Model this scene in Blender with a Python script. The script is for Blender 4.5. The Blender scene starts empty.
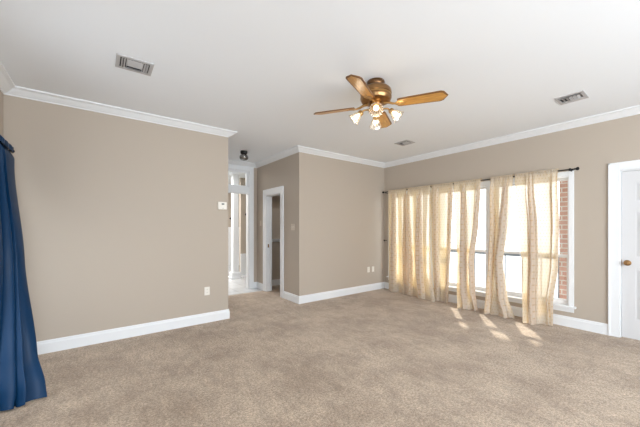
import bpy, bmesh, math, random
from mathutils import Vector, Matrix
from math import sin, cos, pi, radians, atan2, sqrt

random.seed(4)
S = bpy.context.scene
COL = S.collection

# ---------------------------------------------------------------- camera, light, exposure
H = 1.34                                   # eye height
cam_d = bpy.data.cameras.new('camera')
cam_d.sensor_width = 36.0
cam_d.lens = 289.97 / 640 * 36.0
cam_d.shift_y = (228.234 - 213.5) / 640
cam_d.clip_start = 0.05
cam = bpy.data.objects.new('camera', cam_d)
COL.objects.link(cam)
cam.location = (0, 0, H)
cam.rotation_euler = (radians(90), 0, -(pi / 2 - 0.92209766))
S.camera = cam

world = bpy.data.worlds.new('world')
S.world = world
world.use_nodes = True
wn = world.node_tree.nodes
wn['Background'].inputs[0].default_value = (0.88, 0.94, 1.0, 1)
wn['Background'].inputs[1].default_value = 5.0

def sun_lamp(name, strength, direction, angle):
    d = bpy.data.lights.new(name, 'SUN')
    d.energy = strength
    d.angle = radians(angle)
    d.color = (1.0, 0.95, 0.86)
    o = bpy.data.objects.new(name, d)
    COL.objects.link(o)
    o.rotation_euler = Vector(direction).to_track_quat('-Z', 'Y').to_euler()
    return o

def area_lamp(name, energy, loc, direction, sx, sy, color=(1, 1, 1)):
    d = bpy.data.lights.new(name, 'AREA')
    d.shape = 'RECTANGLE'
    d.size, d.size_y = sx, sy
    d.energy = energy
    d.color = color
    o = bpy.data.objects.new(name, d)
    COL.objects.link(o)
    o.location = loc
    o.rotation_euler = Vector(direction).to_track_quat('-Z', 'Y').to_euler()
    return o

sun_lamp('sun', 8.0, (-0.827 * cos(radians(38)), -0.562 * cos(radians(38)), -sin(radians(38))), 1.4)
# added fill lamps out of view behind the camera, brightening the room
area_lamp('rear_fill_light', 190, (1.6, -2.5, 1.5), (0.0, 1, 0.1), 3.8, 2.0, (0.87, 0.94, 1.0))
area_lamp('side_fill_light', 5, (-0.7, -0.9, 1.45), (1, 0.25, 0.1), 1.6, 1.7, (0.87, 0.94, 1.0))
# added hidden fill lamp that brightens the room beyond the hall doorway
area_lamp('far_room_fill_light', 150, (1.75, 8.0, 2.74), (0, 0, -1), 1.4, 2.2, (1.0, 0.99, 0.97))

S.view_settings.view_transform = 'Standard'
S.view_settings.look = 'None'
S.view_settings.gamma = 1.0
S.view_settings.use_curve_mapping = False
S.view_settings.exposure = -0.42
S.cycles.max_bounces = 10
S.cycles.diffuse_bounces = 6
S.cycles.transparent_max_bounces = 16
S.cycles.sample_clamp_indirect = 6.0
S.cycles.use_denoising = True

# ---------------------------------------------------------------- materials
def mat(name, color, rough=0.6, metal=0.0, **kw):
    m = bpy.data.materials.new(name)
    m.use_nodes = True
    b = m.node_tree.nodes['Principled BSDF']
    b.inputs['Base Color'].default_value = (*color, 1)
    b.inputs['Roughness'].default_value = rough
    b.inputs['Metallic'].default_value = metal
    for k, v in kw.items():
        b.inputs[k].default_value = v
    return m

def nodes(m):
    nt = m.node_tree
    return nt.nodes, nt.links, nt.nodes['Principled BSDF']

def bump(m, scale, strength, dist=0.002, coord='Object', detail=4):
    n, l, b = nodes(m)
    tc = n.new('ShaderNodeTexCoord')
    nz = n.new('ShaderNodeTexNoise')
    nz.inputs['Scale'].default_value = scale
    nz.inputs['Detail'].default_value = detail
    bp = n.new('ShaderNodeBump')
    bp.inputs['Strength'].default_value = strength
    bp.inputs['Distance'].default_value = dist
    l.new(tc.outputs[coord], nz.inputs['Vector'])
    l.new(nz.outputs['Fac'], bp.inputs['Height'])
    l.new(bp.outputs['Normal'], b.inputs['Normal'])
    return m

def noise_color(m, c1, c2, scale, lo=0.35, hi=0.65, stretch=(1, 1, 1), detail=5):
    n, l, b = nodes(m)
    tc = n.new('ShaderNodeTexCoord')
    mp = n.new('ShaderNodeMapping')
    mp.inputs['Scale'].default_value = stretch
    nz = n.new('ShaderNodeTexNoise')
    nz.inputs['Scale'].default_value = scale
    nz.inputs['Detail'].default_value = detail
    cr = n.new('ShaderNodeValToRGB')
    cr.color_ramp.elements[0].position = lo
    cr.color_ramp.elements[1].position = hi
    cr.color_ramp.elements[0].color = (*c1, 1)
    cr.color_ramp.elements[1].color = (*c2, 1)
    l.new(tc.outputs['Object'], mp.inputs['Vector'])
    l.new(mp.outputs['Vector'], nz.inputs['Vector'])
    l.new(nz.outputs['Fac'], cr.inputs['Fac'])
    l.new(cr.outputs['Color'], b.inputs['Base Color'])
    return cr

M = {}
M['wall'] = bump(mat('beige_wall_paint', (0.472, 0.411, 0.345), 0.75), 140, 0.12)
M['ceiling'] = bump(mat('white_ceiling_paint', (0.845, 0.885, 0.93), 0.85), 90, 0.1)
M['trim'] = mat('white_trim_paint', (0.81, 0.835, 0.86), 0.45)
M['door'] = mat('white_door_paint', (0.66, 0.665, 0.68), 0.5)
M['vinyl'] = mat('white_window_vinyl', (0.85, 0.86, 0.87), 0.35)
M['brass'] = mat('antique_brass', (0.52, 0.33, 0.14), 0.28, 1.0)
M['bronze'] = mat('dark_bronze', (0.16, 0.085, 0.04), 0.35, 0.9)
M['aged_brass'] = mat('aged_brass', (0.33, 0.19, 0.085), 0.3, 1.0)
M['black'] = mat('black_metal', (0.012, 0.012, 0.013), 0.4, 0.5)
M['plate'] = mat('ivory_plastic', (0.80, 0.77, 0.71), 0.4)
M['beige_plate'] = mat('almond_plastic', (0.62, 0.55, 0.47), 0.45)
M['slot'] = mat('dark_slot', (0.03, 0.03, 0.03), 0.6)
M['vent'] = mat('grey_vent_paint', (0.50, 0.50, 0.51), 0.5, 0.2)
M['vent_dark'] = mat('duct_interior', (0.05, 0.05, 0.055), 0.9)
M['lcd'] = mat('lcd_grey', (0.18, 0.19, 0.18), 0.25)
M['concrete'] = bump(mat('pale_concrete', (0.62, 0.61, 0.59), 0.9), 12, 0.2)
M['soffit'] = mat('white_soffit', (0.78, 0.78, 0.78), 0.7)
M['deck_rail'] = mat('blue_grey_rail_paint', (0.16, 0.19, 0.23), 0.5)
M['chair'] = mat('grey_patio_metal', (0.12, 0.14, 0.16), 0.5, 0.3)

# carpet
m = mat('beige_carpet', (0.47, 0.37, 0.28), 0.95)
n, l, b = nodes(m)
tc = n.new('ShaderNodeTexCoord')
big = n.new('ShaderNodeTexNoise'); big.inputs['Scale'].default_value = 1.6; big.inputs['Detail'].default_value = 8; big.inputs['Roughness'].default_value = 0.72
fine = n.new('ShaderNodeTexNoise'); fine.inputs['Scale'].default_value = 56; fine.inputs['Detail'].default_value = 8; fine.inputs['Roughness'].default_value = 0.95
mid = n.new('ShaderNodeTexNoise'); mid.inputs['Scale'].default_value = 6.5; mid.inputs['Detail'].default_value = 9; mid.inputs['Roughness'].default_value = 0.85
nap = n.new('ShaderNodeMapping'); nap.inputs['Scale'].default_value = (1.8, 0.8, 1); nap.inputs['Rotation'].default_value = (0, 0, radians(35))
l.new(tc.outputs['Object'], nap.inputs['Vector'])
for q in (big, fine):
    l.new(tc.outputs['Object'], q.inputs['Vector'])
l.new(nap.outputs['Vector'], mid.inputs['Vector'])
def ramp(src, c1, c2, lo, hi):
    cr = n.new('ShaderNodeValToRGB')
    cr.color_ramp.elements[0].position = lo; cr.color_ramp.elements[1].position = hi
    cr.color_ramp.elements[0].color = (*c1, 1); cr.color_ramp.elements[1].color = (*c2, 1)
    l.new(src.outputs['Fac'], cr.inputs['Fac'])
    return cr
def mult(a, c):
    mx = n.new('ShaderNodeMix'); mx.data_type = 'RGBA'; mx.blend_type = 'MULTIPLY'; mx.inputs['Factor'].default_value = 1
    l.new(a, mx.inputs['A']); l.new(c, mx.inputs['B'])
    return mx.outputs['Result']
r1 = ramp(big, (0.42, 0.312, 0.22), (0.585, 0.462, 0.342), 0.40, 0.60)
r2 = ramp(fine, (0.32, 0.29, 0.26), (1.42, 1.42, 1.42), 0.40, 0.60)
r3 = ramp(mid, (0.76, 0.75, 0.74), (1.06, 1.06, 1.06), 0.38, 0.58)
l.new(mult(mult(r1.outputs['Color'], r2.outputs['Color']), r3.outputs['Color']), b.inputs['Base Color'])
bp = n.new('ShaderNodeBump'); bp.inputs['Strength'].default_value = 0.7; bp.inputs['Distance'].default_value = 0.012
l.new(fine.outputs['Fac'], bp.inputs['Height']); l.new(bp.outputs['Normal'], b.inputs['Normal'])
b.inputs['Sheen Weight'].default_value = 0.25
M['carpet'] = m

# oak for the fan blades
m = mat('golden_oak', (0.55, 0.30, 0.08), 0.28)
noise_color(m, (0.36, 0.165, 0.035), (0.60, 0.32, 0.085), 9, 0.3, 0.7, (1, 9, 9))
M['oak'] = m
M['oak_edge'] = mat('dark_oak_edge', (0.17, 0.075, 0.022), 0.35)

# polished tile
m = mat('polished_tile', (0.66, 0.65, 0.63), 0.12)
n, l, b = nodes(m)
tc = n.new('ShaderNodeTexCoord')
br = n.new('ShaderNodeTexBrick')
br.offset = 0.0
br.inputs['Color1'].default_value = (0.62, 0.63, 0.64, 1); br.inputs['Color2'].default_value = (0.56, 0.57, 0.58, 1)
br.inputs['Mortar'].default_value = (0.4, 0.39, 0.37, 1)
br.inputs['Scale'].default_value = 1.0; br.inputs['Mortar Size'].default_value = 0.006
br.inputs['Brick Width'].default_value = 0.33; br.inputs['Row Height'].default_value = 0.33
l.new(tc.outputs['Object'], br.inputs['Vector']); l.new(br.outputs['Color'], b.inputs['Base Color'])
M['tile'] = m

# brick
m = mat('red_brick', (0.35, 0.15, 0.10), 0.9)
n, l, b = nodes(m)
tc = n.new('ShaderNodeTexCoord')
mp = n.new('ShaderNodeCombineXYZ'); sx_ = n.new('ShaderNodeSeparateXYZ'); ad = n.new('ShaderNodeMath')
l.new(sx_.outputs[0], ad.inputs[0]); l.new(sx_.outputs[1], ad.inputs[1]); l.new(ad.outputs[0], mp.inputs[0]); l.new(sx_.outputs[2], mp.inputs[1])
br = n.new('ShaderNodeTexBrick')
br.inputs['Color1'].default_value = (0.72, 0.46, 0.39, 1); br.inputs['Color2'].default_value = (0.60, 0.35, 0.29, 1)
br.inputs['Mortar'].default_value = (0.8, 0.78, 0.75, 1)
br.inputs['Scale'].default_value = 1.0; br.inputs['Mortar Size'].default_value = 0.008
br.inputs['Brick Width'].default_value = 0.2; br.inputs['Row Height'].default_value = 0.07
l.new(tc.outputs['Object'], sx_.inputs[0]); l.new(mp.outputs[0], br.inputs['Vector'])
l.new(br.outputs['Color'], b.inputs['Base Color'])
M['brick'] = m

# grass and leaves outside
m = mat('lawn_green', (0.12, 0.2, 0.05), 0.9); noise_color(m, (0.08, 0.15, 0.03), (0.2, 0.3, 0.1), 4); M['lawn'] = m
m = mat('leaf_green', (0.07, 0.14, 0.04), 0.7); noise_color(m, (0.04, 0.09, 0.02), (0.14, 0.24, 0.08), 6); M['leaf'] = m

# window glass: thin clear pane
def clear_glass(name, tint, gloss):
    m = bpy.data.materials.new(name); m.use_nodes = True
    n, l = m.node_tree.nodes, m.node_tree.links
    n.remove(n['Principled BSDF'])
    t = n.new('ShaderNodeBsdfTransparent'); t.inputs[0].default_value = (*tint, 1)
    g = n.new('ShaderNodeBsdfGlossy'); g.inputs['Roughness'].default_value = 0.03
    mx = n.new('ShaderNodeMixShader'); mx.inputs[0].default_value = gloss
    l.new(t.outputs[0], mx.inputs[1]); l.new(g.outputs[0], mx.inputs[2])
    l.new(mx.outputs[0], n['Material Output'].inputs['Surface'])
    return m
M['glass'] = clear_glass('window_glass', (0.97, 0.98, 0.98), 0.05)
M['smoke_glass'] = clear_glass('smoked_glass', (0.35, 0.35, 0.35), 0.3)

# fan shade glass: ribbed, half clear
m = bpy.data.materials.new('ribbed_shade_glass'); m.use_nodes = True
n, l = m.node_tree.nodes, m.node_tree.links
n.remove(n['Principled BSDF'])
t = n.new('ShaderNodeBsdfTransparent'); t.inputs[0].default_value = (0.93, 0.88, 0.78, 1)
g = n.new('ShaderNodeBsdfGlossy'); g.inputs['Roughness'].default_value = 0.1
tr = n.new('ShaderNodeBsdfTranslucent'); tr.inputs[0].default_value = (0.95, 0.92, 0.86, 1)
m1 = n.new('ShaderNodeMixShader'); m1.inputs[0].default_value = 0.10
m2 = n.new('ShaderNodeMixShader'); m2.inputs[0].default_value = 0.22
l.new(t.outputs[0], m1.inputs[1]); l.new(tr.outputs[0], m1.inputs[2])
l.new(m1.outputs[0], m2.inputs[1]); l.new(g.outputs[0], m2.inputs[2])
l.new(m2.outputs[0], n['Material Output'].inputs['Surface'])
M['shade'] = m

m = mat('lit_bulb', (1, 0.95, 0.85), 0.3)
b = m.node_tree.nodes['Principled BSDF']
b.inputs['Emission Color'].default_value = (1, 0.86, 0.66, 1)
b.inputs['Emission Strength'].default_value = 3
M['bulb'] = m
M['clear_bulb'] = mat('unlit_bulb', (0.75, 0.74, 0.7), 0.15)

# curtain cloth: cream, sheer, with rows of small gold motifs
def cloth(name, base, dot, trans, mixfac, dots=True):
    m = bpy.data.materials.new(name); m.use_nodes = True
    n, l = m.node_tree.nodes, m.node_tree.links
    n.remove(n['Principled BSDF'])
    df = n.new('ShaderNodeBsdfDiffuse'); tr = n.new('ShaderNodeBsdfTranslucent')
    mx = n.new('ShaderNodeMixShader'); mx.inputs[0].default_value = mixfac
    l.new(df.outputs[0], mx.inputs[1]); l.new(tr.outputs[0], mx.inputs[2])
    # the weave lets some light straight through, less where the cloth is seen edge on
    tp = n.new('ShaderNodeBsdfTransparent'); tp.inputs[0].default_value = (1.0, 0.95, 0.86, 1)
    lw = n.new('ShaderNodeLayerWeight'); lw.inputs[0].default_value = 0.5
    mr = n.new('ShaderNodeMapRange'); mr.inputs[1].default_value = 0.0; mr.inputs[2].default_value = 0.5
    mr.inputs[3].default_value = 0.24; mr.inputs[4].default_value = 0.0
    l.new(lw.outputs['Facing'], mr.inputs[0])
    m3 = n.new('ShaderNodeMixShader'); l.new(mr.outputs[0], m3.inputs[0])
    l.new(mx.outputs[0], m3.inputs[1]); l.new(tp.outputs[0], m3.inputs[2])
    l.new(m3.outputs[0], n['Material Output'].inputs['Surface'])
    df.inputs[0].default_value = (*base, 1); tr.inputs[0].default_value = (*trans, 1)
    if dots:
        uv = n.new('ShaderNodeUVMap'); uv.uv_map = 'cloth'
        sp = n.new('ShaderNodeSeparateXYZ'); l.new(uv.outputs[0], sp.inputs[0])
        def math_(op, a, bb=None):
            q = n.new('ShaderNodeMath'); q.operation = op
            for i, v in enumerate((a, bb)):
                if v is None: continue
                if isinstance(v, (int, float)): q.inputs[i].default_value = v
                else: l.new(v, q.inputs[i])
            return q.outputs[0]
        row = math_('MULTIPLY', sp.outputs[1], 1 / 0.045)
        half = math_('MULTIPLY', math_('MODULO', math_('FLOOR', row), 2.0), 0.5)
        cx = math_('SUBTRACT', math_('FRACT', math_('ADD', math_('MULTIPLY', sp.outputs[0], 1 / 0.055), half)), 0.5)
        cy = math_('SUBTRACT', math_('FRACT', row), 0.5)
        dd = math_('ADD', math_('ABSOLUTE', cx), math_('ABSOLUTE', cy))
        msk = math_('LESS_THAN', dd, 0.25)
        for sh, c in ((df, base), (tr, trans)):
            q = n.new('ShaderNodeMix'); q.data_type = 'RGBA'
            q.inputs['A'].default_value = (*c, 1)
            q.inputs['B'].default_value = (c[0] * dot[0], c[1] * dot[1], c[2] * dot[2], 1)
            l.new(msk, q.inputs['Factor']); l.new(q.outputs['Result'], sh.inputs[0])
    return m
M['curtain'] = cloth('cream_motif_cloth', (0.84, 0.79, 0.70), (0.88, 0.81, 0.68), (0.68, 0.47, 0.20), 0.47)
m = mat('blue_satin', (0.0025, 0.032, 0.092), 0.45, 0.0, **{'Specular IOR Level': 0.22})
bump(m, 260, 0.12, 0.001)
M['blue'] = m

# ---------------------------------------------------------------- mesh builder
class MB:
    def __init__(s):
        s.v, s.f, s.mi = [], [], []
    def add(s, vs, fs, mi=0, T=None):
        o = len(s.v)
        s.v += [tuple(T @ Vector(p)) if T else tuple(p) for p in vs]
        s.f += [tuple(i + o for i in f) for f in fs]
        s.mi += [mi] * len(fs)
        return s
    def box(s, a, b, mi=0, T=None):
        x0, x1 = sorted((a[0], b[0])); y0, y1 = sorted((a[1], b[1])); z0, z1 = sorted((a[2], b[2]))
        return s.add([(x0, y0, z0), (x1, y0, z0), (x1, y1, z0), (x0, y1, z0), (x0, y0, z1), (x1, y0, z1), (x1, y1, z1), (x0, y1, z1)],
                     [(0, 3, 2, 1), (4, 5, 6, 7), (0, 1, 5, 4), (1, 2, 6, 5), (2, 3, 7, 6), (3, 0, 4, 7)], mi, T)
    def prism(s, poly, z0, z1, mi=0, T=None):
        k = len(poly)
        vs = [(x, y, z0) for x, y in poly] + [(x, y, z1) for x, y in poly]
        fs = [tuple(range(k))[::-1], tuple(range(k, 2 * k))] + [(i, (i + 1) % k, (i + 1) % k + k, i + k) for i in range(k)]
        return s.add(vs, fs, mi, T)
    def lathe(s, prof, seg=24, mi=0, T=None, flute=0, nf=0):
        vs, fs = [], []
        for r, z in prof:
            for i in range(seg):
                a = 2 * pi * i / seg
                rr = r * (1 + flute * cos(nf * a)) if nf else r
                vs.append((rr * cos(a), rr * sin(a), z))
        for j in range(len(prof) - 1):
            for i in range(seg):
                i2 = (i + 1) % seg
                fs.append((j * seg + i, j * seg + i2, (j + 1) * seg + i2, (j + 1) * seg + i))
        if prof[0][0] > 1e-5: fs.append(tuple(range(seg))[::-1]) if not nf else None
        if prof[-1][0] > 1e-5 and not nf: fs.append(tuple((len(prof) - 1) * seg + i for i in range(seg)))
        return s.add(vs, fs, mi, T)
    def tube(s, pts, r, seg=12, mi=0, T=None):
        pts = [Vector(p) for p in pts]
        vs, fs = [], []
        up = Vector((0, 0, 1))
        for k, p in enumerate(pts):
            d = (pts[min(k + 1, len(pts) - 1)] - pts[max(k - 1, 0)]).normalized()
            a = d.cross(up)
            if a.length < 1e-3: a = d.cross(Vector((1, 0, 0)))
            a.normalize(); c = d.cross(a)
            rr = r[k] if isinstance(r, (list, tuple)) else r
            for i in range(seg):
                t = 2 * pi * i / seg
                vs.append(p + a * rr * cos(t) + c * rr * sin(t))
        for k in range(len(pts) - 1):
            for i in range(seg):
                i2 = (i + 1) % seg
                fs.append((k * seg + i, k * seg + i2, (k + 1) * seg + i2, (k + 1) * seg + i))
        fs.append(tuple(range(seg))[::-1]); fs.append(tuple((len(pts) - 1) * seg + i for i in range(seg)))
        return s.add(vs, fs, mi, T)
    def build(s, name, mats, parent=None, smooth=False, bevel=0.0):
        me = bpy.data.meshes.new(name)
        me.from_pydata(s.v, [], s.f)
        for m in (mats if isinstance(mats, (list, tuple)) else [mats]):
            me.materials.append(m)
        for p, i in zip(me.polygons, s.mi):
            p.material_index = i
        bm = bmesh.new(); bm.from_mesh(me)
        bmesh.ops.recalc_face_normals(bm, faces=bm.faces)
        bm.to_mesh(me); bm.free()
        if smooth:
            for p in me.polygons: p.use_smooth = True
            me.set_sharp_from_angle(angle=radians(38))
        o = bpy.data.objects.new(name, me)
        COL.objects.link(o)
        if parent: o.parent = parent
        if bevel:
            bv = o.modifiers.new('bevel', 'BEVEL'); bv.width = bevel; bv.segments = 2; bv.limit_method = 'ANGLE'
        return o

def structure(o):
    o['kind'] = 'structure'
    return o
def tag(o, label, cat, group=None, kind=None):
    o['label'] = label; o['category'] = cat
    if group: o['group'] = group
    if kind: o['kind'] = kind
    return o
def empty(name, loc, rz=0.0):
    o = bpy.data.objects.new(name, None); COL.objects.link(o)
    o.location = loc; o.rotation_euler = (0, 0, rz); o.empty_display_size = 0.1
    return o
def copy_tree(o, parent=None):
    c = o.copy(); COL.objects.link(c)
    if parent: c.parent = parent
    for ch in list(o.children): copy_tree(ch, c)
    return c

def sweep(mb, path, prof, mi=0):
    """prof = (out, z) pairs swept along the 2D path, the room to the right of the walk, mitred corners."""
    P = [Vector(p) for p in path]
    nrm = []
    for a, b_ in zip(P, P[1:]):
        d = (b_ - a).normalized(); nrm.append(Vector((d.y, -d.x)))
    offs = []
    for i in range(len(P)):
        if i == 0: offs.append(nrm[0])
        elif i == len(P) - 1: offs.append(nrm[-1])
        else:
            q = nrm[i - 1] + nrm[i]
            offs.append(q / (1 + nrm[i - 1].dot(nrm[i])))
    k = len(prof); vs = []; fs = []
    for p, o in zip(P, offs):
        for out, z in prof: vs.append((p.x + o.x * out, p.y + o.y * out, z))
    for i in range(len(P) - 1):
        for j in range(k):
            j2 = (j + 1) % k
            fs.append((i * k + j, i * k + j2, (i + 1) * k + j2, (i + 1) * k + j))
    fs.append(tuple(range(k))); fs.append(tuple((len(P) - 1) * k + j for j in range(k)))
    mb.add(vs, fs, mi)
    return mb

# ---------------------------------------------------------------- the room
XL, YL, YB, XW, X1, X2, YH, ZC, YF = -0.777, 4.26, 4.314, 5.082, 1.518, 2.81, 6.05, 2.77, -2.6
T = 0.12

structure(MB().box((XL - T, YF - T, -0.1), (XW + 0.15, YL + T, 0)).box((X1 - T, YL + T, -0.1), (4.0, 5.70, 0)).box((X2, 5.70, -0.1), (4.0, 6.3, 0)).build('floor', M['carpet']))
structure(MB().box((X1, 5.70, -0.1), (X2, 6.17, 0.002)).box((0.9, 6.0501 + T, -0.1), (4.5, 10.2, 0.002)).build('floor_tile', M['tile']))
structure(MB().box((XL - T, YF - T, ZC), (XW + 0.15, 10.2, ZC + 0.1)).build('ceiling', M['ceiling']))

structure(MB().box((XL - T, YL, 0), (X1, YL + T, ZC)).build('wall_left', M['wall']))
structure(MB().box((X1 - T, YL + T, 0), (X1, YH, ZC)).build('wall_hall_left', M['wall']))
# hall end wall around the doorway (opening x 1.70..2.615, up to z 2.60)
structure(MB().box((X1 - T, YH, 0), (1.70, YH + T, ZC)).box((2.615, YH, 0), (4.2, YH + T, ZC)).box((1.70, YH, 2.60), (2.615, YH + T, ZC)).build('wall_hall_end', M['wall']))
# wall with the closet doorway (opening y 4.97..5.58, up to 2.03)
structure(MB().box((X2, YB + T, 0), (X2 + T, 4.97, ZC)).box((X2, 5.58, 0), (X2 + T, YH, ZC)).box((X2, 4.97, 2.03), (X2 + T, 5.58, ZC)).build('wall_hall_right', M['wall']))
structure(MB().box((X2, YB, 0), (XW + 0.15, YB + T, ZC)).build('wall_back', M['wall']))
# window wall: openings for the triple window and for the door
WZ0, WZ1, WY0, WY1 = 0.262, 2.055, 1.094, 4.13
DY1, DY0, DZ = 0.613, -0.20, 2.045
structure(MB().box((XW, WY1, 0), (XW + 0.15, YB, ZC)).box((XW, WY0, 0), (XW + 0.15, WY1, WZ0)).box((XW, WY0, WZ1), (XW + 0.15, WY1, ZC))
          .box((XW, DY1, 0), (XW + 0.15, WY0, ZC)).box((XW, DY0, DZ), (XW + 0.15, DY1, ZC)).box((XW, YF, 0), (XW + 0.15, DY0, ZC)).build('wall_right', M['wall']))
# wall carrying the blue curtain, with its window opening
structure(MB().box((XL - T, 3.7, 0), (XL, YL, ZC)).box((XL - T, 2.3, 0), (XL, 3.7, 0.3)).box((XL - T, 2.3, 2.05), (XL, 3.7, ZC)).box((XL - T, 0.0, 0), (XL, 2.3, ZC))
          .box((XL - T, -1.8, 0), (XL, 0.0, 0.5)).box((XL - T, -1.8, 2.3), (XL, 0.0, ZC)).box((XL - T, YF, 0), (XL, -1.8, ZC)).build('wall_side', M['wall']))  # second opening, out of view, made up to house the side fill lamp
structure(MB().box((XL, YF - T, 0), (XW, YF, 0.4)).box((XL, YF - T, 2.5), (XW, YF, ZC)).box((XL, YF - T, 0.4), (-0.3, YF, 2.5)).box((4.1, YF - T, 0.4), (XW, YF, 2.5)).build('wall_front', M['wall']))  # unseen opening added to house the rear fill lamp

# crown moulding, one continuous run
crown = [(0, 2.69), (0.012, 2.69), (0.012, 2.70), (0.030, 2.709), (0.052, 2.726), (0.072, 2.745), (0.084, 2.750), (0.098, 2.755), (0.098, ZC), (0, ZC)]
structure(sweep(MB(), [(XL, YF), (XL, YL), (X1, YL), (X1, YH), (X2, YH), (X2, YB), (XW, YB), (XW, YF)], crown).build('trim_1', M['trim']))
base = [(0, 0), (0.016, 0), (0.016, 0.105), (0.011, 0.118), (0.011, 0.128), (0.006, 0.138), (0, 0.138)]
structure(sweep(MB(), [(XL, YF), (XL, YL), (X1, YL), (X1, YH), (1.56, YH)], base).build('baseboard_left', M['trim']))
structure(sweep(MB(), [(2.725, YH), (X2, YH), (X2, 5.70)], base).build('baseboard_hall', M['trim']))
structure(sweep(MB(), [(X2, 4.85), (X2, YB), (XW, YB), (XW, 0.712)], base).build('baseboard_back', M['trim']))
structure(sweep(MB(), [(XW, -0.31), (XW, YF)], base).build('baseboard_right', M['trim']))

# hall doorway frame with a transom
w1 = MB()
for x0, x1 in ((1.56, 1.70), (2.615, 2.725)):
    w1.box((x0, YH - 0.02, 0), (x1, YH, 2.688))
w1.box((1.70, YH - 0.02, 2.60), (2.615, YH, 2.688))
w1.box((1.70, YH - 0.012, 2.094), (2.615, YH + 0.08, 2.249))
w1.box((1.70, YH, 0), (1.715, YH + T, 2.60)).box((2.600, YH, 0), (2.615, YH + T, 2.60)).box((1.715, YH, 2.585), (2.600, YH + T, 2.60))
structure(w1.build('trim_2', M['trim'], bevel=0.003))
tw = structure(MB().box((1.715, YH + 0.03, 2.249), (1.745, YH + 0.07, 2.585)).box((2.570, YH + 0.03, 2.249), (2.600, YH + 0.07, 2.585)).box((1.745, YH + 0.03, 2.555), (2.570, YH + 0.07, 2.585)).box((1.745, YH + 0.03, 2.249), (2.570, YH + 0.07, 2.275)).build('window_4', M['trim']))
MB().box((1.745, YH + 0.047, 2.275), (2.570, YH + 0.053, 2.555)).build('pane', M['glass'], tw)

# closet doorway casing and jamb
w2 = MB()
w2.box((X2 - 0.018, 4.855, 0), (X2, 4.97, 2.15)).box((X2 - 0.018, 5.58, 0), (X2, 5.70, 2.15)).box((X2 - 0.018, 4.97, 2.03), (X2, 5.58, 2.15))
w2.box((X2 - 0.026, 4.85, 0), (X2 - 0.016, 4.872, 2.155)).box((X2 - 0.026, 5.682, 0), (X2 - 0.016, 5.705, 2.155)).box((X2 - 0.026, 4.85, 2.133), (X2 - 0.016, 5.705, 2.155))
w2.box((X2, 5.565, 0), (X2 + T, 5.58, 2.03)).box((X2, 4.97, 0), (X2 + T, 4.985, 2.03)).box((X2, 4.985, 2.015), (X2 + T, 5.565, 2.03))
w2.box((X2 + 0.05, 5.553, 0), (X2 + 0.085, 5.565, 2.015)).box((X2 + 0.05, 4.985, 0), (X2 + 0.085, 4.997, 2.015))
d2 = structure(w2.build('door_2', M['trim'], bevel=0.002))
MB().box((X2 + 0.02, 5.561, 0.93), (X2 + 0.048, 5.5649, 1.0)).build('strike_plate', M['aged_brass'], d2)
# closet interior
structure(MB().box((3.9, YB + T, 0), (4.0, YH, ZC)).build('wall_closet', M['wall']))
structure(MB().box((X2 + T, YH - 0.016, 0), (3.9, YH, 0.14)).build('baseboard_closet', M['trim']))
structure(MB().box((X2 + T, YH - 0.022, 1.02), (3.9, YH, 1.085)).box((X2 + T, YH - 0.055, 1.072), (3.9, YH, 1.09)).build('trim_3', M['trim'], bevel=0.003))
sh = MB().box((X2 + T + 0.002, 5.74, 2.10), (3.898, YH - 0.002, 2.12)).build('closet_shelf', M['trim'])
tag(sh, 'white shelf high up inside the dark closet', 'shelf')

# the room beyond the hall doorway
structure(MB().box((0.8, 10.1, 0), (4.5, 10.2, ZC)).box((0.8, YH + T, 0), (0.9, 10.1, ZC)).box((4.4, YH + T, 0), (4.5, 10.1, ZC)).build('wall_far_room', M['wall']))
# wall return seen past the column on the right, wainscot below
structure(MB().box((3.17, 7.9, 0.0), (4.4, 8.0, ZC)).build('wall_far_return', M['wall']))
structure(MB().box((3.165, 7.885, 0.0), (4.4, 7.9, 0.60)).box((3.165, 7.875, 0.58), (4.4, 7.9, 0.62)).build('trim_4', M['trim']))
structure(MB().box((0.9, 10.08, 0.0), (4.4, 10.1, 1.36)).box((0.9, 10.06, 1.33), (4.4, 10.1, 1.38)).build('trim_5', M['trim']))

cd = bpy.data.lights.new('closet_fill_light', 'POINT'); cd.energy = 11; cd.shadow_soft_size = 0.06  # added fill lamp that lifts the dark closet interior
co = bpy.data.objects.new('closet_fill_light', cd); COL.objects.link(co); co.location = (3.5, 5.2, 2.6)

# ---------------------------------------------------------------- triple window
def window(idx, y0, y1, first, last):
    f = MB()
    # frame lining the opening
    f.box((XW, y0, WZ0), (XW + 0.15, y0 + 0.01, WZ1)).box((XW, y1 - 0.01, WZ0), (XW + 0.15, y1, WZ1))
    f.box((XW, y0 + 0.01, WZ1 - 0.02), (XW + 0.15, y1 - 0.01, WZ1)).box((XW + 0.02, y0 + 0.01, WZ0), (XW + 0.15, y1 - 0.01, WZ0 + 0.025))
    o = structure(f.build('window_%d' % idx, M['vinyl']))
    a, b_ = y0 + 0.01, y1 - 0.01
    for nm, xs, z0, z1 in (('lower_sash', XW + 0.06, WZ0 + 0.025, 0.975), ('upper_sash', XW + 0.10, 0.935, WZ1 - 0.02)):
        s_ = MB()
        w = 0.03
        s_.box((xs, a, z0), (xs + 0.035, a + w, z1)).box((xs, b_ - w, z0), (xs + 0.035, b_, z1))
        s_.box((xs, a + w, z0), (xs + 0.035, b_ - w, z0 + (0.06 if nm == 'lower_sash' else w))).box((xs, a + w, z1 - w), (xs + 0.035, b_ - w, z1))
        so = s_.build(nm, M['vinyl'], o)
        MB().box((xs + 0.014, a + w, z0 + 0.03), (xs + 0.019, b_ - w, z1 - w)).build('pane', M['glass'], so)
    return o
ys = [(1.094, 2.055), (2.155, 3.092), (3.192, 4.13)]
for i, (a, b_) in enumerate(ys):
    window(i + 1, a, b_, i == 0, i == 2)
tm = MB()
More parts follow.
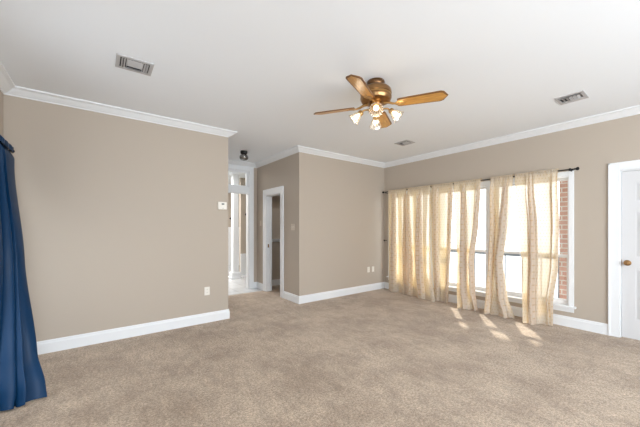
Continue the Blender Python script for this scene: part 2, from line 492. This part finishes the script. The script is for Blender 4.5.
tm.box((XW - 0.018, 1.043, 0.285), (XW, 1.098, 2.115)).box((XW - 0.018, 4.13, 0.285), (XW, 4.19, 2.115))
tm.box((XW - 0.018, 1.098, 2.055), (XW, 4.13, 2.115))
for a in (2.055, 3.092):
    tm.box((XW - 0.018, a, 0.285), (XW, a + 0.1, 2.055)).box((XW, a, WZ0), (XW + 0.15, a + 0.1, WZ1))
tm.box((XW - 0.055, 1.02, 0.262), (XW + 0.02, 4.21, 0.285))
tm.box((XW - 0.016, 1.043, 0.20), (XW, 4.19, 0.262))
structure(tm.build('trim_6', M['trim'], bevel=0.003))

# ---------------------------------------------------------------- white six panel door on the right
dc = MB()
for a, b_ in ((DY1, DY1 + 0.098), (DY0 - 0.098, DY0)):
    dc.box((XW - 0.018, a, 0), (XW, b_, 2.143))
dc.box((XW - 0.018, DY0, DZ), (XW, DY1, 2.143))
for a, b_ in ((DY1 + 0.082, DY1 + 0.1), (DY0 - 0.1, DY0 - 0.082)):
    dc.box((XW - 0.027, a, 0), (XW - 0.014, b_, 2.148))
dc.box((XW - 0.027, DY0 - 0.1, 2.128), (XW - 0.014, DY1 + 0.1, 2.148))
dc.box((XW, DY1 - 0.012, 0), (XW + 0.15, DY1, DZ)).box((XW, DY0, 0), (XW + 0.15, DY0 + 0.012, DZ)).box((XW, DY0 + 0.012, DZ - 0.012), (XW + 0.15, DY1 - 0.012, DZ))
structure(dc.build('trim_7', M['trim'], bevel=0.003))
a, b_ = DY0 + 0.016, DY1 - 0.016
W = b_ - a
dd = MB()
xf, xr = XW + 0.012, XW + 0.022           # face and recessed field
z0, z1 = 0.012, DZ - 0.016
stile, mull = 0.115, 0.10
pw = (W - 2 * stile - mull) / 2
rows = [(0.24, 0.86), (0.99, 1.55), (1.66, 1.90)]
dd.box((xr, a, z0), (xr + 0.03, b_, z1))
cols = [(a + stile, a + stile + pw), (b_ - stile - pw, b_ - stile)]
dd.box((xf, a, z0), (xr, a + stile, z1)).box((xf, b_ - stile, z0), (xr, b_, z1)).box((xf, cols[0][1], z0), (xr, cols[1][0], z1))
zz = [z0] + [q for r in rows for q in r] + [z1]
for i in range(0, len(zz), 2):
    for c0, c1 in cols:
        dd.box((xf, c0, zz[i]), (xr, c1, zz[i + 1]))
for c0, c1 in cols:
    for r0, r1 in rows:
        i1, i2 = 0.012, 0.034
        vs = [(xr, c0 + i1, r0 + i1), (xr, c1 - i1, r0 + i1), (xr, c1 - i1, r1 - i1), (xr, c0 + i1, r1 - i1),
              (xf + 0.001, c0 + i2, r0 + i2), (xf + 0.001, c1 - i2, r0 + i2), (xf + 0.001, c1 - i2, r1 - i2), (xf + 0.001, c0 + i2, r1 - i2)]
        dd.add(vs, [(4, 5, 6, 7), (0, 1, 5, 4), (1, 2, 6, 5), (2, 3, 7, 6), (3, 0, 4, 7), (3, 2, 1, 0)])
d1 = structure(dd.build('door_1', M['door']))
Tk = Matrix.Translation((xf, b_ - 0.048, 0.92)) @ Matrix.Rotation(-pi / 2, 4, 'Y')
MB().lathe([(0.0, -0.001), (0.033, -0.001), (0.034, 0.004), (0.028, 0.009), (0.012, 0.012), (0.011, 0.030), (0.020, 0.036), (0.028, 0.046), (0.029, 0.056), (0.022, 0.065), (0, 0.068)], 24, 0, Tk).build('door_knob', M['aged_brass'], d1, True)
MB().box((xf - 0.003, b_ - 0.001, 0.88), (xf + 0.02, b_ + 0.002, 0.96)).build('latch_plate', M['aged_brass'], d1)

# ---------------------------------------------------------------- ceiling fan
fan = empty('ceiling_fan', (2.144, 1.926, ZC))
tag(fan, 'brass ceiling fan with four oak blades and four lit glass shades', 'ceiling fan')
MB().lathe([(0, 0), (0.082, 0), (0.086, -0.012), (0.080, -0.045), (0.070, -0.058), (0, -0.058)], 36).build('canopy', M['bronze'], fan, True)
motor = MB().lathe([(0, -0.056), (0.075, -0.056), (0.120, -0.066), (0.145, -0.090), (0.150, -0.118), (0.150, -0.128), (0.144, -0.134), (0.144, -0.150), (0.150, -0.156), (0.150, -0.170), (0.138, -0.192), (0.105, -0.205), (0, -0.208)], 40).build('motor_housing', M['aged_brass'], fan, True)
MB().lathe([(0.1442, -0.149), (0.1478, -0.147), (0.1478, -0.137), (0.1442, -0.135)], 40).build('trim_band', M['brass'], motor, True)
MB().lathe([(0, -0.206), (0.058, -0.206), (0.062, -0.215), (0.062, -0.255), (0.070, -0.262), (0.072, -0.285), (0.060, -0.305), (0.035, -0.318), (0.018, -0.322), (0.012, -0.338), (0, -0.345)], 32).build('switch_housing', M['brass'], fan, True)
# a blade
BZ = -0.235
poly = [(0.205, -0.052), (0.235, -0.060), (0.585, -0.072), (0.612, -0.060), (0.648, 0.0), (0.612, 0.060), (0.585, 0.072), (0.235, 0.060), (0.205, 0.052)]
cxp, cyp = 0.41, 0.0
inner = [(cxp + (x - cxp) * 0.955, y * 0.80) for x, y in poly]
bl = MB()
k = len(poly)
vs = [(x, y, 0.004) for x, y in poly] + [(x, y, -0.002) for x, y in poly] + [(x, y, -0.005) for x, y in inner]
bl.add(vs, [tuple(range(k))] + [(i, (i + 1) % k, (i + 1) % k + k, i + k) for i in range(k)], 1)
bl.add(vs, [(k + i, k + (i + 1) % k, 2 * k + (i + 1) % k, 2 * k + i) for i in range(k)], 1)
bl.add(vs, [tuple(range(2 * k, 3 * k))], 0)
Tb = Matrix.Rotation(radians(-13), 4, 'X')
blade = bl.build('blade', [M['oak'], M['oak_edge']], fan)
bm = bmesh.new(); bm.from_mesh(blade.data); bmesh.ops.remove_doubles(bm, verts=bm.verts, dist=1e-5); bmesh.ops.recalc_face_normals(bm, faces=bm.faces); bm.to_mesh(blade.data); bm.free()
ir = MB()
ir.prism([(0.185, -0.014), (0.215, -0.040), (0.25, -0.034), (0.285, 0.0), (0.25, 0.034), (0.215, 0.040), (0.185, 0.014)], -0.0095, -0.0052)
ir.tube([(0.075, 0, 0.022), (0.12, 0, 0.016), (0.16, 0, -0.001), (0.20, 0, -0.008)], [0.014, 0.012, 0.011, 0.008], 10)
for px, py in ((0.222, 0.022), (0.222, -0.022), (0.262, 0)):
    ir.lathe([(0, -0.013), (0.005, -0.012), (0.006, -0.009), (0, -0.009)], 10, 0, Matrix.Translation((px, py, 0)))
iron = ir.build('blade_iron', M['brass'], blade, True)
angs = [radians(q - 37.17) for q in (-21, 68, 161, 242)]
blades = [blade]
for _ in angs[1:]:
    blades.append(copy_tree(blade, fan))
for o, a in zip(blades, angs):
    o.location = (0, 0, BZ)
    o.rotation_mode = 'XYZ'
    o.rotation_euler = (Matrix.Rotation(a, 4, 'Z') @ Tb).to_euler()
# light kit: arm > socket, shade, bulb
arm = MB().tube([(0.05, 0, -0.275), (0.085, 0, -0.268), (0.115, 0, -0.272), (0.138, 0, -0.290)], 0.0085, 10).build('lamp_arm', M['brass'], fan, True)
Ts = Matrix.Translation((0.138, 0, -0.288)) @ Matrix.Rotation(radians(180 - 48), 4, 'Y')
MB().lathe([(0, -0.008), (0.020, -0.006), (0.027, 0.004), (0.028, 0.022), (0.024, 0.026), (0, 0.026)], 24, 0, Ts).build('socket', M['brass'], arm, True)
MB().lathe([(0.026, 0.018), (0.030, 0.030), (0.040, 0.052), (0.047, 0.075), (0.053, 0.096), (0.064, 0.112)], 60, 0, Ts, 0.035, 15).build('lamp_shade', M['shade'], arm, True)
MB().lathe([(0.0, 0.024), (0.011, 0.026), (0.013, 0.036), (0.022, 0.052), (0.026, 0.066), (0.022, 0.082), (0.012, 0.090), (0, 0.092)], 20, 0, Ts).build('bulb', M['bulb'], arm, True)
bl_ = bpy.data.lights.new('bulb_light', 'POINT'); bl_.energy = 0.8; bl_.color = (1.0, 0.86, 0.68); bl_.shadow_soft_size = 0.03
bo = bpy.data.objects.new('bulb_light', bl_); COL.objects.link(bo); bo.parent = arm; bo.location = Ts @ Vector((0, 0, 0.125))
arms = [arm] + [copy_tree(arm, fan) for _ in range(3)]
for i, o in enumerate(arms):
    o.rotation_euler = (0, 0, radians(-10 - 37.17 + 90 * i))
pc = MB()
pc.tube([(0.03, 0.02, -0.31), (0.03, 0.02, -0.40)], 0.0015, 6)
pc.lathe([(0, -0.418), (0.005, -0.414), (0.004, -0.402), (0, -0.399)], 8, 0, Matrix.Translation((0.03, 0.02, 0)))
pc.build('pull_chain', M['brass'], fan, True)

# ---------------------------------------------------------------- ceiling vents
def vent(x, y, sx, sy, label):
    r = empty('ceiling_vent', (x, y, ZC))
    tag(r, label, 'vent', 'ceiling air vents')
    w = 0.028
    hx, hy = sx / 2, sy / 2
    f = MB()
    f.box((-hx, -hy, -0.008), (-hx + w, hy, 0)).box((hx - w, -hy, -0.008), (hx, hy, 0)).box((-hx + w, -hy, -0.008), (hx - w, -hy + w, 0)).box((-hx + w, hy - w, -0.008), (hx - w, hy, 0))
    f.box((-0.062, -hy + w, -0.0079), (-0.056, hy - w, -0.001)).box((0.056, -hy + w, -0.0079), (0.062, hy - w, -0.001))
    f.build('frame', M['vent'], r, bevel=0.001)
    MB().box((-hx + w, -hy + w, -0.0012), (hx - w, hy - w, -0.0004)).build('duct_opening', M['vent_dark'], r)
    for k, yy in enumerate((-0.062, -0.031, 0.0, 0.031, 0.062)):
        t = radians(32 if yy > 0 else -32)
        MB().box((-0.0555, -0.013, -0.0007), (0.0555, 0.013, 0.0007), 0, Matrix.Translation((0, yy, -0.0092)) @ Matrix.Rotation(t, 4, 'X')).build('slat', M['vent'], r)
    for sgn in (-1, 1):
        for xx in (0.074, 0.092):
            MB().box((-0.008, -hy + w, -0.0006), (0.008, hy - w, 0.0006), 0, Matrix.Translation((sgn * xx, 0, -0.008)) @ Matrix.Rotation(radians(38 * sgn), 4, 'Y')).build('slat', M['vent'], r)
    return r
vent(0.241, 3.005, 0.27, 0.235, 'grey ceiling vent above the long beige wall, nearest the blue curtain')
vent(4.117, 0.868, 0.255, 0.24, 'pale ceiling vent near the white door and its crown moulding')
vent(4.06, 3.01, 0.23, 0.25, 'ceiling vent behind the fan near the back room corner')

# ---------------------------------------------------------------- small hall ceiling light
hl = empty('ceiling_light', (2.125, 5.14, ZC))
tag(hl, 'small black ceiling light with smoked glass shade in the hall', 'ceiling light')
MB().lathe([(0, 0), (0.062, 0), (0.064, -0.02), (0.058, -0.05), (0.040, -0.062), (0, -0.064)], 28).build('canopy', M['black'], hl, True)
MB().lathe([(0.036, -0.058), (0.062, -0.075), (0.078, -0.105), (0.076, -0.135), (0.055, -0.160), (0.028, -0.170)], 28, 0, None, 0.0, 1).build('lamp_shade', M['smoke_glass'], hl, True)
MB().lathe([(0, -0.06), (0.016, -0.065), (0.017, -0.085), (0.030, -0.110), (0.028, -0.132), (0, -0.145)], 18).build('bulb', M['clear_bulb'], hl, True)

# ---------------------------------------------------------------- wall plates, thermostat, hooks
def outlet(loc, rz, label, group='wall outlets', sockets=True, name='wall_outlet', cat='outlet', m='plate'):
    r = empty(name, loc, rz)               # local -Y looks into the room
    tag(r, label, cat, group)
    MB().box((-0.036, -0.006, -0.058), (0.036, 0, 0.058)).build('cover_plate', M[m], r, bevel=0.002)
    if sockets:
        for s in (-1, 1):
            so = MB().lathe([(0, 0), (0.0165, 0), (0.0165, 0.003), (0, 0.003)], 20, 0, Matrix.Translation((0, -0.006, s * 0.021)) @ Matrix.Rotation(pi / 2, 4, 'X')).build('socket', M[m], r)
            MB().box((-0.007, -0.0096, s * 0.021 - 0.003), (-0.005, -0.0089, s * 0.021 + 0.006)).box((0.005, -0.0096, s * 0.021 - 0.003), (0.007, -0.0089, s * 0.021 + 0.006)).build('slot', M['slot'], so)
    return r
outlet((1.212, YL, 0.447), 0, 'ivory duplex outlet low on the long beige wall near its end', None)
outlet((4.57, YB, 0.455), 0, 'left ivory wall plate of the pair low on the back wall', 'paired plates on the back wall')
outlet((4.71, YB, 0.455), 0, 'right ivory wall plate of the pair, beside the room corner', 'paired plates on the back wall', False, 'cable_plate', 'wall plate')
def switch(loc, rz, wide, label):
    r = empty('light_switch', loc, rz)
    tag(r, label, 'light switch', 'hall light switches')
    hw = 0.058 if wide else 0.036
    MB().box((-hw, -0.006, -0.058), (hw, 0, 0.058)).build('cover_plate', M['beige_plate'], r, bevel=0.002)
    for x in ((-0.023, 0.023) if wide else (0,)):
        MB().box((x - 0.005, -0.016, -0.004), (x + 0.005, -0.005, 0.014)).build('toggle', M['beige_plate'], r)
switch((X2, 4.524, 1.36), -pi / 2, True, 'almond double light switch between the closet doorway and the wall corner')
switch((X2, 5.86, 1.45), -pi / 2, False, 'almond single light switch at the dim far end past the closet')

th = empty('thermostat', (1.425, YL, 1.668))
tag(th, 'ivory thermostat with small grey display near the long wall end', 'thermostat')
MB().box((-0.062, -0.028, -0.055), (0.062, 0, 0.055)).build('body', M['plate'], th, bevel=0.005)
MB().box((-0.014, -0.0295, 0.014), (0.024, -0.027, 0.036)).build('display', M['lcd'], th)
MB().box((0.0, -0.031, -0.04), (0.010, -0.027, -0.032)).build('button', M['lcd'], th)

# ---------------------------------------------------------------- column and knobs beyond the hall
cl = empty('column', (2.87, 7.55, 0.002))
tag(cl, 'white square column on a flared base beyond the hall doorway', 'column')
MB().box((-0.075, -0.075, 0.0), (0.075, 0.075, ZC - 0.004)).build('shaft', M['trim'], cl, bevel=0.004)
MB().box((-0.15, -0.15, 0.0), (0.15, 0.15, 0.05)).box((-0.115, -0.115, 0.05), (0.115, 0.115, 0.17)).build('plinth', M['trim'], cl, bevel=0.006)

for (px, py, pz, lab) in ((3.664, 10.1, 1.683, 'small dark hook on the farthest wall, left of the white column'), (3.314, 7.9, 1.733, 'small dark hook on the beige wall right of the white column')):
    hk = MB().lathe([(0, 0), (0.012, 0), (0.012, 0.03), (0.034, 0.036), (0.036, 0.05), (0, 0.058)], 16, 0, Matrix.Rotation(pi / 2, 4, 'X')).build('wall_hook', M['black'], None, True)
    hk.location = (px, py, pz)
    tag(hk, lab, 'hook')

# ---------------------------------------------------------------- curtain rods
RX, RZ = 4.975, 2.12
rod = empty('curtain_rod', (RX, 2.62, RZ))
tag(rod, 'long black curtain rod above the triple window', 'curtain rod')
MB().tube([(0, -1.60, 0), (0, 1.615, 0.012)], 0.0085, 12).build('pole', M['black'], rod, True)
for s in (-1, 1):
    zf = 0.012 if s > 0 else 0
    MB().lathe([(0, -0.002), (0.011, 0), (0.012, 0.008), (0.009, 0.012), (0.019, 0.022), (0.023, 0.034), (0.018, 0.047), (0, 0.053)], 18, 0,
               Matrix.Translation((0, s * 1.60, zf)) @ Matrix.Rotation(-s * pi / 2, 4, 'X')).build('finial', M['black'], rod, True)
for yy in (-1.555, 0.463, 1.56):
    q = MB().tube([(XW - RX, yy, -0.012), (0.0, yy, -0.012)], 0.006, 8)
    q.lathe([(0, 0), (0.022, 0), (0.022, 0.006), (0, 0.006)], 16, 0, Matrix.Translation((XW - RX, yy, -0.012)) @ Matrix.Rotation(-pi / 2, 4, 'Y'))
    q.tube([(0, yy, -0.016), (0, yy, 0.016)], 0.0125, 10)
    q.build('bracket', M['black'], rod, True)

hb = empty('curtain_holdback', (XW, 4.238, 1.07))
tag(hb, 'small black curtain holdback on the wall beside the back corner', 'curtain holdback')
MB().tube([(0, 0, 0), (-0.085, 0, 0)], 0.006, 8).build('stem', M['black'], hb, True)
MB().lathe([(0, 0), (0.018, 0.002), (0.020, 0.010), (0, 0.014)], 16, 0, Matrix.Translation((-0.08, 0, 0)) @ Matrix.Rotation(-pi / 2, 4, 'Y')).build('knob', M['black'], hb, True)

# ---------------------------------------------------------------- curtains
def smooth_rows(rows, v):
    for a, b_ in zip(rows, rows[1:]):
        if v <= b_[0]:
            t = (v - a[0]) / (b_[0] - a[0])
            t = t * t * (3 - 2 * t) * 0.6 + t * 0.4
            return [p + (q - p) * t for p, q in zip(a[1:], b_[1:])]
    return rows[-1][1:]

def curtain(name, rows, folds, seed, width, m, base_pt, rod_x, rod_z, nb=2.0, NU=190, NV=72):
    """A sheet gathered on its rod by a pocket and falling in folds to the carpet.
    rows: (v, y left, y right, x left, x right, fold depth) from rod (v=0) to hem (v=1)."""
    rnd = random.Random(seed)
    ph = [rnd.uniform(0, 2 * pi) for _ in range(7)]
    vs, uv = [], []
    ztop = rod_z + 0.028
    def ruffle(u):
        return 0.006 * sin(2 * pi * folds * 3.1 * u + ph[4]) + 0.003 * sin(2 * pi * folds * 5.3 * u + ph[5])
    NP = 5
    for j in range(-NP, NV + 1):
        v = max(j, 0) / NV
        yl, yr, xl, xr, amp = smooth_rows(rows, v)
        for i in range(NU + 1):
            u = i / NU
            # cloth lies in bunches of tight folds with flat, sheer stretches between them
            kb = 2 * pi * nb
            pu = ph[0] + 0.6 * v * sin(ph[6])
            g = u - 0.52 * (sin(kb * u + pu) - sin(pu)) / kb
            g1 = 1 - 0.52 * (sin(kb + pu) - sin(pu)) / kb
            yy = g / g1                          # share of the width covered so far
            bunch = 0.5 + 0.5 * cos(kb * u + pu)
            a = 2 * pi * folds * (u + 0.55 * (sin(kb * u + pu) - sin(pu)) / kb)
            w = (0.38 + 0.8 * bunch) * sin(a + ph[1]) + 0.25 * bunch * sin(1.63 * a + ph[2] + 1.0 * v) + 0.55 * bunch
            lat = 1.0 * amp * bunch * cos(a + ph[1] - 0.5)
            edge = min(1, min(u, 1 - u) * 12)
            y = yl + (yr - yl) * yy + lat * edge
            w = -w
            z = ztop * (1 - v) + 0.006 * v
            out = xl + (xr - xl) * u
            if j < 0:                            # pocket: up behind the rod and over it
                t = -j / NP
                out = rod_x + 0.019 * (1 if t > 0.3 else (t / 0.3) * 2 - 1) + abs(ruffle(u))
                z = ztop - 0.055 * max(0, t - 0.3) / 0.7 + (0.004 if t <= 0.3 else 0)
            else:
                k = min(1, v / 0.06); k = k * k * (3 - 2 * k)
                out = (out + 1.5 * amp * w) * k + (rod_x - 0.019 - abs(ruffle(u))) * (1 - k)
                if v > 0.88:
                    z += 0.014 * ((v - 0.88) / 0.12) * (0.5 + 0.5 * sin(1.3 * a + ph[4]))
            vs.append((out, y, z))
            uv.append((u * width, v * 2.13))
    W1 = NU + 1
    fs = [(j * W1 + i, j * W1 + i + 1, (j + 1) * W1 + i + 1, (j + 1) * W1 + i) for j in range(NV + NP) for i in range(NU)]
    me = bpy.data.meshes.new(name)
    bx = Vector(base_pt)
    me.from_pydata([tuple(Vector(p) - bx) for p in vs], [], fs)
    ul = me.uv_layers.new(name='cloth')
    for lp in me.loops:
        ul.data[lp.index].uv = uv[lp.vertex_index]
    for p in me.polygons: p.use_smooth = True
    me.materials.append(m)
    o = bpy.data.objects.new(name, me); COL.objects.link(o)
    o.location = bx
    return o

G = 'cream curtains on the triple window'
R_ = RX - 0.022
PANELS = [
    ('cream curtain panel nearest the back corner, hanging straight', 5.5, 11, 0.9,
     [(0, 4.10, 3.63, R_, R_, 0.004), (0.12, 4.10, 3.63, R_, R_, 0.024), (0.6, 4.09, 3.62, R_, R_, 0.034), (1, 4.06, 3.60, 4.92, 4.94, 0.030)]),
    ('cream curtain panel second from the back corner, hem flared over the carpet', 6, 23, 1.0,
     [(0, 3.60, 3.095, R_, R_, 0.004), (0.12, 3.60, 3.09, R_, R_, 0.024), (0.5, 3.57, 3.115, R_, R_, 0.034), (0.75, 3.53, 3.08, 4.94, 4.91, 0.040), (1, 3.55, 2.92, 4.92, 4.81, 0.030)]),
    ('cream curtain panel third from the back corner, bright sheer right half', 5, 37, 0.9,
     [(0, 3.07, 2.66, R_, R_, 0.004), (0.12, 3.07, 2.66, R_, R_, 0.02), (0.5, 3.07, 2.70, 4.968, 4.968, 0.020), (1, 3.01, 2.76, 4.96, 4.97, 0.020)]),
    ('cream curtain panel pinched narrow at mid height, window glass on both sides', 5.5, 41, 0.9,
     [(0, 2.64, 2.19, R_, R_, 0.004), (0.12, 2.63, 2.20, R_, R_, 0.024), (0.32, 2.60, 2.23, R_, R_, 0.034), (0.63, 2.54, 2.31, 4.91, 4.94, 0.036), (0.85, 2.51, 2.28, 4.84, 4.91, 0.036), (1, 2.46, 2.20, 4.75, 4.87, 0.024)]),
    ('cream curtain panel left of the widest one, twisted and flared at hem', 5, 57, 0.8,
     [(0, 2.04, 1.725, R_, R_, 0.004), (0.12, 2.035, 1.735, R_, R_, 0.022), (0.35, 2.01, 1.79, R_, R_, 0.034), (0.62, 2.01, 1.86, 4.92, 4.94, 0.036), (0.85, 2.03, 1.79, 4.87, 4.90, 0.036), (1, 2.05, 1.67, 4.80, 4.85, 0.026)]),
    ('widest cream curtain panel, nearest the white door', 5, 63, 1.1,
     [(0, 1.70, 1.19, R_, R_, 0.004), (0.12, 1.69, 1.185, R_, R_, 0.022), (0.35, 1.64, 1.175, R_, R_, 0.03), (0.62, 1.60, 1.185, 4.92, 4.93, 0.034), (0.85, 1.56, 1.24, 4.84, 4.92, 0.034), (1, 1.52, 1.235, 4.72, 4.93, 0.022)]),
]
NB = [1.6, 1.9, 1.5, 1.7, 1.4, 1.5]
PANELS_I = 0
for lab, folds, seed, width, rows in PANELS:
    o = curtain('curtain', rows, folds, seed, width, M['curtain'], (RX, (rows[0][1] + rows[0][2]) / 2, 0), RX, RZ + 0.006, nb=NB[PANELS_I])
    PANELS_I += 1
    tag(o, lab, 'curtain', G)

# blue curtain and its rod on the side wall
BX = -0.69
rod2 = empty('curtain_rod', (BX, 3.1, 2.10))
tag(rod2, 'short dark curtain rod end holding the blue curtain', 'curtain rod')
MB().tube([(0, -1.15, 0), (0, 0.98, 0)], 0.0095, 12).build('pole', M['black'], rod2, True)
for s in (-1, 1):
    MB().lathe([(0, -0.002), (0.012, 0), (0.012, 0.008), (0.018, 0.018), (0.018, 0.03), (0, 0.036)], 16, 0,
               Matrix.Translation((0, 0.98 if s > 0 else -1.15, 0)) @ Matrix.Rotation(-s * pi / 2, 4, 'X')).build('finial', M['black'], rod2, True)
for yy in (-1.05, 0.95):
    MB().tube([(XL - BX, yy, -0.012), (0.0, yy, -0.012)], 0.006, 8).tube([(0, yy, -0.016), (0, yy, 0.016)], 0.013, 10).build('bracket', M['black'], rod2, True)
# hangs bunched from the rod end, its foot dragged forward into the room
bc = curtain('curtain', [(0, 4.02, 3.10, BX + 0.03, BX + 0.03, 0.006), (0.10, 4.02, 3.12, BX + 0.02, BX + 0.02, 0.026), (0.5, 3.58, 3.12, -0.54, -0.64, 0.040), (0.85, 3.26, 3.08, -0.42, -0.68, 0.042), (0.95, 3.16, 3.04, -0.36, -0.70, 0.036), (1, 3.13, 3.02, -0.345, -0.72, 0.030)],
             4, 71, 1.4, M['blue'], (BX, 3.5, 0), BX, 2.10, nb=1.3)
tag(bc, 'dark blue satin curtain sweeping onto the carpet at the left', 'curtain')

# ---------------------------------------------------------------- outside
structure(MB().box((XW + 0.15, -6, -0.25), (30, 16, -0.15)).build('ground', M['concrete']))
structure(MB().box((XW + 0.15, -1.5, 2.85), (6.9, 9, 2.98)).box((6.9, -1.5, 2.85), (9.5, 3.2, 2.98)).build('porch_roof_and_sun_block', M['soffit']))  # deeper second slab is added out of view to block sun beside the last curtain
bp_ = empty('porch_pillar', (5.78, 1.09, -0.15))
tag(bp_, 'pale red brick porch pillar outside the window nearest the white door', 'pillar')
MB().box((-0.2, -0.23, 0), (0.2, 0.23, 3.0)).build('shaft', M['brick'], bp_)
ry = empty('porch_railing', (6.5, 3.4, -0.15))
tag(ry, 'dark porch railing outside the triple window', 'railing')
MB().box((-0.03, -1.9, 0.94), (0.03, 2.6, 0.985)).build('top_rail', M['deck_rail'], ry)
MB().box((-0.02, -1.9, 0.1), (0.02, 2.6, 0.14)).build('bottom_rail', M['deck_rail'], ry)
for k in range(3):
    MB().box((-0.045, -1.9 + k * 2.2 - 0.045, 0), (0.045, -1.9 + k * 2.2 + 0.045, 1.0)).build('post', M['deck_rail'], ry)
for k in range(1, 15):
    MB().box((-0.009, -1.9 + k * 0.3 - 0.009, 0.14), (0.009, -1.9 + k * 0.3 + 0.009, 0.94)).build('baluster', M['deck_rail'], ry)
